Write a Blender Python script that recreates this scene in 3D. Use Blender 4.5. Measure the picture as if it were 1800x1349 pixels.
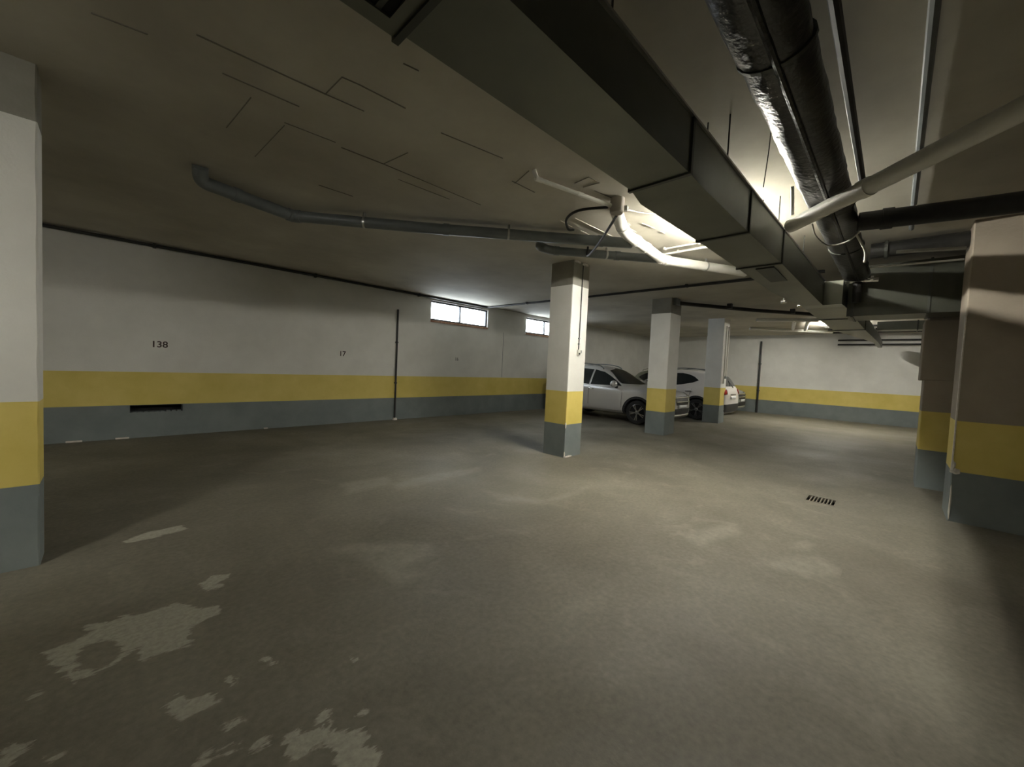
import bpy, bmesh, math, random
import numpy as np
from mathutils import Vector, Matrix
from mathutils.bvhtree import BVHTree
from mathutils.geometry import delaunay_2d_cdt
random.seed(4)
for o in list(bpy.data.objects): bpy.data.objects.remove(o)
S = bpy.context.scene
COL = S.collection
PI = math.pi

# ------------------------------------------------------------------ camera, sky, exposure
cd = bpy.data.cameras.new('camera'); cam = bpy.data.objects.new('camera', cd); COL.objects.link(cam)
cd.sensor_fit = 'HORIZONTAL'; cd.sensor_width = 36.0; cd.lens = 36.0 * 691.01 / 1800.0
cd.clip_start = .05; cd.clip_end = 200
R = Vector((0.69806206, -0.71461193, 0.04515695)); U = Vector((-0.000615, 0.0624667, 0.99804686)); F = Vector((0.716037, 0.69672641, -0.04316614))
M4 = Matrix((R, U, -F)).transposed().to_4x4(); M4.translation = (0, 0, 1.45)
cam.matrix_world = M4
S.camera = cam
S.view_settings.view_transform = 'Standard'
S.view_settings.look = 'None'
S.view_settings.exposure = 1.1
S.view_settings.gamma = 1.0
S.view_settings.use_curve_mapping = False
W = bpy.data.worlds.new('world'); S.world = W; W.use_nodes = True
bg = W.node_tree.nodes['Background']; bg.inputs['Color'].default_value = (.86, .93, 1, 1); bg.inputs['Strength'].default_value = 9.0
LAMP = 260.0          # tube radiance
LAMP_COL = (1.0, .965, .85)

H, YB, YW, XF, ZC = 1.45, 1.085, 8.86, 18.85, 3.2
YG = YB / 2

def ray(u, v):
    return F + R * ((u - 900) / 691.01) - U * ((v - 674.5) / 691.01)
def atZ(u, v, z):
    d = ray(u, v); t = (z - H) / d.z
    return Vector((d.x * t, d.y * t, z))

# ------------------------------------------------------------------ materials
def mat(name, col, rough=.6, metal=0., spec=.5, coat=0.):
    m = bpy.data.materials.new(name); m.use_nodes = True
    b = m.node_tree.nodes['Principled BSDF']
    b.inputs['Base Color'].default_value = (*col, 1); b.inputs['Roughness'].default_value = rough
    b.inputs['Metallic'].default_value = metal; b.inputs['Specular IOR Level'].default_value = spec
    b.inputs['Coat Weight'].default_value = coat
    return m
def noisy(name, c1, c2, scale=6., rough=.7, bump=.0, bscale=40., metal=0., spec=.4, lo=.35, hi=.65, detail=6, stretch=None):
    m = mat(name, c1, rough, metal, spec); nt = m.node_tree; N = nt.nodes; L = nt.links
    b = N['Principled BSDF']
    tc = N.new('ShaderNodeTexCoord'); src = tc.outputs['Object']
    if stretch:
        mp = N.new('ShaderNodeMapping'); mp.inputs['Scale'].default_value = stretch; L.new(src, mp.inputs['Vector']); src = mp.outputs['Vector']
    n = N.new('ShaderNodeTexNoise'); n.inputs['Scale'].default_value = scale; n.inputs['Detail'].default_value = detail; n.inputs['Roughness'].default_value = .6
    L.new(src, n.inputs['Vector'])
    r = N.new('ShaderNodeValToRGB'); r.color_ramp.elements[0].position = lo; r.color_ramp.elements[1].position = hi
    r.color_ramp.elements[0].color = (*c1, 1); r.color_ramp.elements[1].color = (*c2, 1)
    L.new(n.outputs['Fac'], r.inputs['Fac']); L.new(r.outputs['Color'], b.inputs['Base Color'])
    if bump:
        n2 = N.new('ShaderNodeTexNoise'); n2.inputs['Scale'].default_value = bscale; n2.inputs['Detail'].default_value = 4
        L.new(src, n2.inputs['Vector'])
        bp = N.new('ShaderNodeBump'); bp.inputs['Strength'].default_value = bump; bp.inputs['Distance'].default_value = .01
        L.new(n2.outputs['Fac'], bp.inputs['Height']); L.new(bp.outputs['Normal'], b.inputs['Normal'])
    return m

m_white = noisy('white_wall_paint', (.70, .69, .65), (.78, .77, .73), 1.6, .75, .15, 60)
m_yellow = noisy('yellow_wall_paint', (.66, .53, .13), (.74, .60, .18), 2.2, .6, .12, 60)
m_grey = noisy('grey_wall_paint', (.165, .19, .195), (.205, .23, .23), 2.5, .6, .12, 60)
m_ceil = noisy('painted_concrete_ceiling', (.43, .40, .335), (.56, .53, .45), .9, .85, .1, 18)
m_topband = noisy('darker_top_concrete', (.25, .24, .205), (.31, .295, .255), 2.5, .85, .2, 30)  # darker tone for the pillar above its white shaft
m_boxp = mat('beige_box_plastic', (.36, .33, .28), .5)
m_beige = noisy('darker_beige_plaster', (.30, .255, .205), (.36, .31, .25), 1.5, .8, .2, 40)  # browner and darker than the white shafts
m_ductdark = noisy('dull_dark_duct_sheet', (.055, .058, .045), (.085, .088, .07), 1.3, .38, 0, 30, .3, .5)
m_seam = mat('seam_grime', (.17, .155, .125), .9)  # dark stain lines along the formwork seams
m_plaster = noisy('bare_plaster', (.65, .6, .55), (.8, .76, .7), 20, .9)
m_frame = mat('dark_window_frame', (.06, .06, .065), .5)
m_sill = noisy('brick_sill', (.40, .20, .12), (.62, .42, .30), 14, .85)
m_duct = noisy('galvanised_duct_sheet', (.15, .155, .125), (.20, .205, .17), 1.3, .38, 0, 30, .5, .5)
m_ductseam = mat('duct_flange_steel', (.09, .095, .085), .5, .6)
m_black = noisy('black_insulation_foil', (.012, .012, .012), (.03, .03, .028), 5, .33, .6, 28, .0, .6)
m_gpipe = noisy('grey_pvc_pipe', (.13, .145, .15), (.17, .185, .19), 3, .42, 0)
m_wpipe = noisy('white_pvc_pipe', (.72, .70, .64), (.80, .78, .72), 4, .4, 0)
m_dpipe = noisy('dark_iron_pipe', (.022, .022, .022), (.04, .038, .035), 5, .5, 0)
m_cable = mat('black_cable', (.02, .02, .02), .5)
m_wcable = mat('white_conduit', (.62, .60, .54), .5)
m_zinc = mat('zinc_bracket', (.6, .6, .58), .3, .9)
m_paint_num = mat('stencil_paint_dark_brown', (.055, .035, .03), .8)
m_paint_faded = mat('stencil_paint_faded', (.22, .215, .215), .8)
m_pit = mat('drain_pit_dark', (.01, .01, .01), .9)
m_iron = noisy('cast_iron', (.14, .125, .10), (.2, .18, .145), 20, .7)
m_tyre = noisy('tyre_rubber', (.012, .012, .012), (.022, .022, .022), 30, .8)
m_rim = mat('alloy_rim', (.45, .45, .46), .25, .9)
m_rimdark = mat('wheel_well_dark', (.008, .008, .009), .8)
m_silver = mat('silver_car_paint', (.62, .61, .61), .30, .35, .5, .5)
m_whitecar = mat('white_car_paint', (.72, .68, .65), .3, 0, .5, .6)
m_grey_car = mat('greenish_silver_car_paint', (.33, .36, .31), .32, .5, .5, .5)
m_glass = mat('tinted_car_glass', (.012, .016, .018), .06, 0, .6)
m_clad = mat('black_plastic_cladding', (.018, .018, .02), .55)
m_chrome = mat('chrome', (.85, .85, .84), .12, 1.)
m_lens = mat('headlamp_lens', (.78, .79, .80), .08, .9, .7, .5)
m_tail = mat('red_tail_lamp', (.30, .02, .015), .2)
m_plate = mat('licence_plate_white', (.7, .71, .74), .4)
m_lampbody = mat('lamp_housing_white', (.7, .7, .68), .5)

def emis(name, col, s):
    m = bpy.data.materials.new(name); m.use_nodes = True; nt = m.node_tree
    b = nt.nodes['Principled BSDF']; b.inputs['Base Color'].default_value = (.8, .8, .8, 1)
    b.inputs['Emission Color'].default_value = (*col, 1); b.inputs['Emission Strength'].default_value = s
    return m
m_tube = emis('lit_fluorescent_tube', LAMP_COL, LAMP)
m_tube_new = emis('lit_fluorescent_tube_newer', LAMP_COL, LAMP * 1.0)
m_tube_weak = emis('lit_fluorescent_tube_older', LAMP_COL, LAMP * .85)

def pane_mat():
    m = bpy.data.materials.new('window_glass'); m.use_nodes = True; nt = m.node_tree; N = nt.nodes; L = nt.links
    N.remove(N['Principled BSDF']); out = N['Material Output']
    t = N.new('ShaderNodeBsdfTransparent'); t.inputs['Color'].default_value = (.93, .95, .96, 1)
    g = N.new('ShaderNodeBsdfGlossy'); g.inputs['Roughness'].default_value = .05
    fr = N.new('ShaderNodeFresnel'); fr.inputs['IOR'].default_value = 1.45
    mx = N.new('ShaderNodeMixShader'); ge = N.new('ShaderNodeNewGeometry'); mu = N.new('ShaderNodeMath'); mu.operation = 'MULTIPLY_ADD'; mu.use_clamp = True
    inv = N.new('ShaderNodeMath'); inv.operation = 'SUBTRACT'; inv.inputs[0].default_value = 1; L.new(ge.outputs['Backfacing'], inv.inputs[1])
    L.new(fr.outputs['Fac'], mu.inputs[0]); L.new(inv.outputs[0], mu.inputs[1]); mu.inputs[2].default_value = 0
    L.new(mu.outputs[0], mx.inputs['Fac']); L.new(t.outputs[0], mx.inputs[1]); L.new(g.outputs[0], mx.inputs[2])
    L.new(mx.outputs[0], out.inputs['Surface']); return m
m_pane = pane_mat()

def floor_mat():
    m = mat('dusty_concrete_floor', (.27, .24, .18), .62, 0, .35); nt = m.node_tree; N = nt.nodes; L = nt.links
    b = N['Principled BSDF']; tc = N.new('ShaderNodeTexCoord')
    def noise(sc, det=6, ro=.6, dist=0.):
        n = N.new('ShaderNodeTexNoise'); n.inputs['Scale'].default_value = sc; n.inputs['Detail'].default_value = det
        n.inputs['Roughness'].default_value = ro; n.inputs['Distortion'].default_value = dist
        L.new(tc.outputs['Object'], n.inputs['Vector']); return n.outputs['Fac']
    def ramp(f, stops):
        r = N.new('ShaderNodeValToRGB'); e = r.color_ramp.elements
        while len(e) < len(stops): e.new(.5)
        for k, (p, c) in enumerate(stops): e[k].position = p; e[k].color = (*c, 1)
        L.new(f, r.inputs['Fac']); return r.outputs['Color']
    def mix(a, bb, f, mode='MIX'):
        x = N.new('ShaderNodeMix'); x.data_type = 'RGBA'; x.blend_type = mode
        for sck, v in ((6, a), (7, bb)):
            if isinstance(v, tuple): x.inputs[sck].default_value = (*v, 1)
            else: L.new(v, x.inputs[sck])
        if isinstance(f, float): x.inputs[0].default_value = f
        else: L.new(f, x.inputs[0])
        return x.outputs[2]
    base = ramp(noise(.55, 8, .62, .4), [(.3, (.125, .113, .086)), (.55, (.19, .175, .138)), (.72, (.245, .228, .186))])
    fine = ramp(noise(28, 5), [(.3, (.82, .82, .82)), (.7, (1.12, 1.12, 1.12))])
    c = mix(base, fine, 1.0, 'MULTIPLY')
    sw = ramp(noise(2.3, 7, .65, 1.2), [(.56, (0, 0, 0)), (.78, (.55, .55, .55))])
    c = mix(c, (.285, .265, .215), sw)
    at = N.new('ShaderNodeAttribute'); at.attribute_name = 'wear'
    # ragged edge: signed distance + noise
    add = N.new('ShaderNodeMath'); add.operation = 'MULTIPLY_ADD'
    mpn = N.new('ShaderNodeMapping'); mpn.inputs['Scale'].default_value = (9, 30, 1); mpn.inputs['Rotation'].default_value = (0, 0, .05); L.new(tc.outputs['Object'], mpn.inputs['Vector'])
    rn = N.new('ShaderNodeTexNoise'); rn.inputs['Scale'].default_value = 1; rn.inputs['Detail'].default_value = 9; rn.inputs['Roughness'].default_value = .72; rn.inputs['Distortion'].default_value = .6
    L.new(mpn.outputs['Vector'], rn.inputs['Vector']); L.new(rn.outputs['Fac'], add.inputs[0]); add.inputs[1].default_value = .26 
    sub = N.new('ShaderNodeMath'); sub.operation = 'SUBTRACT'; L.new(at.outputs['Fac'], sub.inputs[0]); sub.inputs[1].default_value = .125
    L.new(sub.outputs[0], add.inputs[2])
    wf = ramp(add.outputs[0], [(.0, (0, 0, 0)), (.022, (.85, .85, .85))])
    wc = ramp(noise(40, 6), [(.3, (.31, .30, .245)), (.7, (.48, .465, .39))])
    a2 = N.new('ShaderNodeAttribute'); a2.attribute_name = 'smear'
    ml = N.new('ShaderNodeMath'); ml.operation = 'MULTIPLY'; L.new(a2.outputs['Fac'], ml.inputs[0]); L.new(ramp(noise(7, 7, .65), [(.3, (.3, .3, .3)), (.7, (1, 1, 1))]), ml.inputs[1])
    c = mix(c, (.31, .295, .245), ml.outputs[0])
    c = mix(c, wc, wf)
    L.new(c, b.inputs['Base Color'])
    bp = N.new('ShaderNodeBump'); bp.inputs['Strength'].default_value = .25; bp.inputs['Distance'].default_value = .006
    L.new(noise(55, 4), bp.inputs['Height']); L.new(bp.outputs['Normal'], b.inputs['Normal'])
    rr = ramp(noise(.8, 5), [(.35, (.55, .55, .55)), (.65, (.72, .72, .72))]); L.new(rr, b.inputs['Roughness'])
    return m
m_floor = floor_mat()

# ------------------------------------------------------------------ object helpers
def tag(o, label=None, cat=None, group=None, kind=None):
    if label: o['label'] = label
    if cat: o['category'] = cat
    if group: o['group'] = group
    if kind: o['kind'] = kind
    return o
def empty(name, loc, rz=0, **k):
    o = bpy.data.objects.new(name, None); COL.objects.link(o); o.location = loc; o.rotation_euler = (0, 0, rz); o.empty_display_size = .2
    return tag(o, **k)
def link(name, bm, m, parent=None, smooth=False, loc=None, **k):
    me = bpy.data.meshes.new(name); bmesh.ops.recalc_face_normals(bm, faces=bm.faces); bm.to_mesh(me); bm.free()
    for mm in (m if isinstance(m, (list, tuple)) else [m]): me.materials.append(mm)
    if smooth:
        me.polygons.foreach_set('use_smooth', [True] * len(me.polygons)); me.set_sharp_from_angle(angle=math.radians(40))
    o = bpy.data.objects.new(name, me); COL.objects.link(o)
    if parent: o.parent = parent
    if loc: o.location = loc
    return tag(o, **k)
def copy_tree(o, parent=None):
    c = o.copy(); COL.objects.link(c); c.parent = parent
    for ch in [x for x in bpy.data.objects if x.parent == o]: copy_tree(ch, c)
    return c
def box(bm, a, b, bev=0.):
    a = Vector(a); b = Vector(b)
    g = bmesh.ops.create_cube(bm, size=1.0, matrix=Matrix.Translation((a + b) / 2) @ Matrix.Diagonal((*(b - a), 1)))
    if bev:
        ed = list({e for v in g['verts'] for e in v.link_edges})
        bmesh.ops.bevel(bm, geom=ed, offset=bev, segments=2, affect='EDGES', profile=.5)
def quadbar(bm, p, q, w, h, up=Vector((0, 0, 1))):
    p = Vector(p); q = Vector(q); d = (q - p).normalized(); s = d.cross(up)
    if s.length < 1e-4: s = d.cross(Vector((1, 0, 0)))
    s.normalize(); t = s.cross(d)
    vs = [bm.verts.new(c + s * (w / 2) * i + t * (h / 2) * j) for c in (p, q) for i, j in ((-1, -1), (1, -1), (1, 1), (-1, 1))]
    for f in ((0, 1, 2, 3), (7, 6, 5, 4), (0, 4, 5, 1), (1, 5, 6, 2), (2, 6, 7, 3), (3, 7, 4, 0)): bm.faces.new([vs[k] for k in f])
def smoothpath(P, n=6):
    P = [Vector(p) for p in P]; out = []
    for i in range(len(P) - 1):
        a = P[max(i - 1, 0)]; b = P[i]; c = P[i + 1]; d = P[min(i + 2, len(P) - 1)]
        for k in range(n):
            t = k / n
            out.append(.5 * ((2 * b) + (c - a) * t + (2 * a - 5 * b + 4 * c - d) * t * t + (3 * b - a - 3 * c + d) * t ** 3))
    out.append(P[-1]); return out
def bend(P, r, n=5):
    """polyline with rounded corners of radius r"""
    P = [Vector(p) for p in P]; out = [P[0]]
    for i in range(1, len(P) - 1):
        a = (P[i - 1] - P[i]); b = (P[i + 1] - P[i]); k = min(r, a.length * .45, b.length * .45)
        A = P[i] + a.normalized() * k; B = P[i] + b.normalized() * k
        for j in range(n + 1):
            t = j / n; out.append(A * (1 - t) ** 2 + P[i] * 2 * t * (1 - t) + B * t * t)
    out.append(P[-1]); return out
def tube(bm, P, r, n=12, ry=None, cap=True):
    P = [Vector(p) for p in P]; ry = ry or r; rings = []
    prev = None
    for i, p in enumerate(P):
        d = (P[min(i + 1, len(P) - 1)] - P[max(i - 1, 0)]).normalized()
        if prev is None:
            u = Vector((0, 0, 1)); u = u - d * u.dot(d)
            if u.length < .05: u = Vector((0, 1, 0)) - d * d.y
        else: u = prev - d * prev.dot(d)
        u.normalize(); prev = u; s = d.cross(u)
        rings.append([bm.verts.new(p + s * r * math.cos(2 * PI * k / n) + u * ry * math.sin(2 * PI * k / n)) for k in range(n)])
    for a, b in zip(rings, rings[1:]):
        for k in range(n): bm.faces.new((a[k], a[(k + 1) % n], b[(k + 1) % n], b[k]))
    if cap: bm.faces.new(rings[0][::-1]); bm.faces.new(rings[-1])
def lathe(bm, prof, n=32, axis='y'):
    """profile of (r, h) about an axis"""
    rings = []
    for r, h in prof:
        ring = []
        for k in range(n):
            a = 2 * PI * k / n; c, s = r * math.cos(a), r * math.sin(a)
            ring.append(bm.verts.new((c, h, s) if axis == 'y' else ((c, s, h) if axis == 'z' else (h, c, s))))
        rings.append(ring)
    for a, b in zip(rings, rings[1:]):
        for k in range(n): bm.faces.new((a[k], a[(k + 1) % n], b[(k + 1) % n], b[k]))
    return rings

# ------------------------------------------------------------------ room shell
def cells(xs, ys, holes):
    out = []
    for a, b in zip(xs, xs[1:]):
        for c, d in zip(ys, ys[1:]):
            mx, my = (a + b) / 2, (c + d) / 2
            if not any(h[0] < mx < h[1] and h[2] < my < h[3] for h in holes): out.append((a, b, c, d))
    return out
X0, Y0 = -13.0, -13.0
DR = (5.87, 6.19, .41, .70)           # floor drain opening
# floor: dense near patch carries the worn areas
GX = (-1.2, 1.8, 1.0, 5.2); GB = (1.8, 5.8, .2, 5.2)
bm = bmesh.new()
xs = sorted({X0, GX[0], GX[1], GB[1], DR[0], DR[1], XF}); ys = sorted({Y0, DR[2], DR[3], GB[2], GX[2], GX[3], YW})
def fquad(a, b, c, d): bm.faces.new([bm.verts.new(p) for p in ((a, c, 0), (b, c, 0), (b, d, 0), (a, d, 0))])
for c in cells(xs, ys, [DR, GX, GB]): fquad(*c)
for (a0, a1, b0, b1), nx, ny in ((GX, 150, 210), (GB, 100, 125)):
    gx = np.linspace(a0, a1, nx + 1); gy = np.linspace(b0, b1, ny + 1)
    grid = [[bm.verts.new((x, y, 0)) for y in gy] for x in gx]
    for i in range(nx):
        for j in range(ny): bm.faces.new((grid[i][j], grid[i + 1][j], grid[i + 1][j + 1], grid[i][j + 1]))
floor = link('floor', bm, m_floor, kind='structure')
# worn patches of pale screed, outlined as they lie on the floor
def fl(pts): return np.array([[*atZ(u / 2.571, 860 + v / 2.571, 0)[:2]] for u, v in pts])
PATCH = [fl(p) for p in (
    [(190, 740), (330, 690), (480, 610), (530, 580), (650, 560), (740, 530), (800, 515), (900, 540), (990, 520), (1000, 560), (900, 610), (850, 640), (880, 700), (780, 730), (640, 780), (620, 720), (540, 780), (400, 850), (340, 880), (270, 830), (220, 770)],
    [(380, 625), (440, 603), (490, 602), (450, 632), (390, 638)],
    [(900, 430), (960, 392), (1030, 388), (1035, 405), (980, 420), (1010, 440), (930, 458)],
    [(745, 990), (810, 925), (850, 960), (950, 915), (1005, 960), (900, 1010), (850, 1040), (790, 1080), (795, 1030)],
    [(1270, 1110), (1330, 1085), (1360, 1100), (1450, 1080), (1500, 1092), (1620, 1075), (1665, 1120), (1640, 1150), (1725, 1180), (1715, 1290), (1540, 1290), (1490, 1215), (1520, 1200), (1450, 1155), (1400, 1180), (1390, 1210), (1330, 1235), (1285, 1190)],
    [(860, 1265), (930, 1185), (1080, 1145), (1095, 1165), (950, 1208), (890, 1275)],
    [(1145, 1160), (1190, 1128), (1228, 1122), (1218, 1157), (1155, 1185)],
    [(1005, 1068), (1090, 1032), (1105, 1050), (1030, 1078)],
    [(560, 235), (650, 200), (820, 165), (845, 180), (720, 215), (580, 245)],
    [(1435, 1045), (1460, 1003), (1485, 1010), (1470, 1035), (1495, 1055)],
    [(1190, 770), (1215, 765), (1250, 788), (1230, 793)],
    [(1025, 850), (1075, 865), (1075, 880), (1050, 882)],
    [(0, 1175), (100, 1160), (150, 1150), (60, 1225), (0, 1262)],
    [(130, 938), (178, 920), (175, 935), (140, 945)],
    [(1590, 765), (1620, 765), (1610, 780)], [(1610, 1020), (1655, 1000), (1655, 1018)], [(200, 1215), (290, 1190), (240, 1225)])]
HOLE = fl([(345, 770), (380, 710), (450, 688), (530, 690), (545, 740), (500, 790), (430, 822), (350, 810)])
def sdf(P, poly):
    d = np.full(len(P), 1e9); ins = np.zeros(len(P), bool); n = len(poly)
    for i in range(n):
        a = poly[i]; b = poly[(i + 1) % n]; e = b - a; w = P - a
        t = np.clip((w @ e) / (e @ e + 1e-12), 0, 1); d = np.minimum(d, np.hypot(*(w - t[:, None] * e).T))
        c = (a[1] > P[:, 1]) != (b[1] > P[:, 1])
        xx = a[0] + (P[:, 1] - a[1]) * e[0] / (e[1] if abs(e[1]) > 1e-9 else 1e-9)
        ins ^= c & (P[:, 0] < xx)
    return np.where(ins, d, -d)
nv = len(floor.data.vertices); co = np.zeros(nv * 3); floor.data.vertices.foreach_get('co', co); P2 = co.reshape(-1, 3)[:, :2]
s = np.full(nv, -1.)
for p in PATCH: s = np.maximum(s, np.minimum(sdf(P2, p), .1) * 2.0 + (.012 if len(p) < 8 else 0))
s = np.minimum(s, -sdf(P2, HOLE) * 2)
SMEAR = [np.array([[*atZ(u, v, 0)[:2]] for u, v in p]) for p in (
    [(580, 965), (640, 955), (760, 955), (765, 975), (700, 1000), (740, 1010), (700, 1030), (640, 985)],
    [(850, 862), (900, 872), (960, 878), (1020, 862), (1040, 850), (1005, 874), (950, 887), (880, 880)],
    [(1330, 990), (1440, 980), (1490, 1010), (1420, 1014)], [(690, 850), (760, 835), (840, 822), (842, 829), (700, 862)],
    [(600, 850), (680, 838), (690, 850), (610, 870)], [(1200, 940), (1290, 920), (1300, 935), (1230, 960)], [(1395, 955), (1425, 955), (1425, 966), (1395, 964)])]
sm_ = np.zeros(nv)
for p in SMEAR: sm_ = np.maximum(sm_, np.clip(sdf(P2, p) / .10 + .55, 0, 1))
a3 = floor.data.attributes.new('smear', 'FLOAT', 'POINT'); a3.data.foreach_set('value', (sm_ * .6).astype(np.float32))
att = floor.data.attributes.new('wear', 'FLOAT', 'POINT'); att.data.foreach_set('value', np.clip(s, -.5, .2).astype(np.float32))

# drain: cast grate over a pit, sunk in the floor
dr = empty('floor_drain', ((DR[0] + DR[1]) / 2, (DR[2] + DR[3]) / 2, 0), label='small slotted iron drain grate set in the concrete floor', cat='drain')
a, b, c, d = DR; cx, cy = dr.location.x, dr.location.y; a -= cx; b -= cx; c -= cy; d -= cy
bm = bmesh.new(); box(bm, (a, c, -.16), (b, d, -.15)); box(bm, (a - .012, c - .012, -.16), (a, d + .012, -.004)); box(bm, (b, c - .012, -.16), (b + .012, d + .012, -.004)); box(bm, (a, c - .012, -.16), (b, c, -.004)); box(bm, (a, d, -.16), (b, d + .012, -.004))
link('drain_pit', bm, m_pit, dr)
bm = bmesh.new()
for x0, x1, y0, y1 in ((a, a + .025, c, d), (b - .025, b, c, d), (a + .025, b - .025, c, c + .014), (a + .025, b - .025, d - .014, d)): box(bm, (x0, y0, -.03), (x1, y1, .002))
link('grate_frame', bm, m_iron, dr)
me = None
for k in range(1, 8):
    y = c + .014 + (d - c - .028) * k / 8
    if me is None:
        bm = bmesh.new(); box(bm, (a + .025, -.0065, -.028), (b - .025, .0065, 0)); o = link('grate_bar', bm, m_iron, dr); me = o.data
    else:
        o = bpy.data.objects.new('grate_bar', me); COL.objects.link(o); o.parent = dr
    o.location = (0, y, 0)

# ceiling slab
bm = bmesh.new(); box(bm, (X0 - .3, Y0 - .3, ZC), (XF + .3, YW + .3, ZC + .25))
ceil = link('ceiling', bm, m_ceil, kind='structure')
# formwork seams standing proud of the slab
def seam(p, q, w=.009, h=.006):
    bm = bmesh.new(); quadbar(bm, (p.x, p.y, ZC - h / 2 + .001), (q.x, q.y, ZC - h / 2 + .001), w, h)
    o = link('formwork_seam', bm, m_seam, ceil)
for u0, v0, u1, v1, w in ((345, 60, 572, 165, .012), (572, 165, 640, 195, .007), (600, 259, 674, 288, .012), (674, 288, 845, 360, .008), (391, 128, 526, 187, .011),
    (601, 135, 631, 148, .009), (631, 148, 713, 190, .011), (601, 135, 572, 165, .008), (441, 171, 398, 224, .008), (775, 233, 884, 278, .009), (709, 111, 736, 124, .008),
    (900, 318, 940, 338, .009), (674, 288, 717, 268, .007), (160, 22, 260, 60, .008), (448, 275, 500, 220, .006),
    (905, 322, 930, 300, .007), (1010, 322, 1035, 311, .01), (1025, 329, 1054, 321, .01), (1035, 311, 1050, 319, .008), (1045, 335, 1085, 352, .008), (500, 215, 590, 250, .006), (700, 315, 790, 350, .006), (560, 325, 620, 345, .005)):
    seam(atZ(u0, v0, ZC), atZ(u1, v1, ZC), w * .7)
# thin raised mortar lips that the lamp picks out beside the duct
for u0, v0, u1, v1 in ((1010, 383, 1075, 415), (985, 388, 1005, 399), (1020, 405, 1045, 418), (1094, 394, 1118, 408), (1102, 391, 1108, 396), (1128, 392, 1150, 401), (1160, 406, 1168, 410), (1105, 372, 1140, 374)):
    bm = bmesh.new(); p = atZ(u0, v0, ZC); q = atZ(u1, v1, ZC); quadbar(bm, (p.x, p.y, ZC - .003), (q.x, q.y, ZC - .003), .012, .008)
    link('mortar_ridge', bm, m_ceil, ceil)

# left wall with two high windows and a hole in the grey band
WIN = [(5.92, 7.94, 2.585, 3.10), (9.65, 11.67, 2.585, 3.10)]
VENT = (.24, .90, .42, .538)
TW = .30
def wallpiece(name, rects, m, parent=None, y=YW, **k):
    bm = bmesh.new()
    for x0, x1, z0, z1 in rects: box(bm, (x0, y, z0), (x1, y + TW, z1))
    bmesh.ops.remove_doubles(bm, verts=bm.verts, dist=1e-5)
    return link(name, bm, m, parent, **k)
xs = sorted({X0, XF} | {w[i] for w in WIN for i in (0, 1)})
wl = wallpiece('wall_left', cells(xs, [YB, 2.585, 3.10, ZC], WIN), m_white, kind='structure')
wallpiece('yellow_band', [(X0, XF, YG, YB)], m_yellow, wl, label='yellow painted band along the left wall')
g = wallpiece('grey_band', cells([X0, VENT[0], VENT[1], XF], [0, VENT[2], VENT[3], YG], [VENT]), m_grey, wl, label='grey painted band along the foot of the left wall')
bm = bmesh.new(); box(bm, (VENT[0], YW + .22, VENT[2]), (VENT[1], YW + .24, VENT[3])); link('vent_back', bm, m_pit, wl)
# ragged render left hanging in the slot
bm = bmesh.new()
for k in range(9):
    x = VENT[0] + .03 + k * .07; h = random.uniform(.004, .02); box(bm, (x, YW + .02, VENT[2]), (x + .05, YW + .1, VENT[2] + h))
link('vent_rubble', bm, m_grey, wl)
# plaster crumbs showing at the foot of the wall
for u, v, l in ((130, 770, .17), (215, 765, .16), (467, 750, .07), (693, 736, .14)):
    d_ = ray(u, v); t = YW / d_.y; x = d_.x * t
    bm = bmesh.new(); box(bm, (x - l / 2, YW - .025, .0), (x + l / 2, YW, .025), .006); link('plaster_crumb', bm, m_plaster, wl)
# hairline joint right of the first window
bm = bmesh.new(); box(bm, (8.62, YW - .003, 1.1), (8.632, YW, 2.5)); link('wall_joint', bm, m_gpipe, wl)
def stencil(txt, x, z, size, m, label):
    c = bpy.data.curves.new('stencil', 'FONT'); c.body = txt; c.size = size; c.extrude = .001; c.offset = size * .02
    t = bpy.data.objects.new('t', c); COL.objects.link(t); dg = bpy.context.evaluated_depsgraph_get()
    me = bpy.data.meshes.new_from_object(t.evaluated_get(dg)); bpy.data.objects.remove(t)
    me.materials.clear(); me.materials.append(m)
    o = bpy.data.objects.new('stencil_number', me); COL.objects.link(o); o.parent = wl
    o.rotation_euler = (PI / 2, 0, 0); o.location = (x, YW - .001, z); o['label'] = label
stencil('138', .485, 1.505, .145, m_paint_num, 'dark stencilled bay number 138')
stencil('17', 3.565, 1.515, .15, m_paint_num, 'dark stencilled bay number 17')
stencil('16', 6.765, 1.545, .13, m_paint_faded, 'faded stencilled bay number 16')

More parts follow.
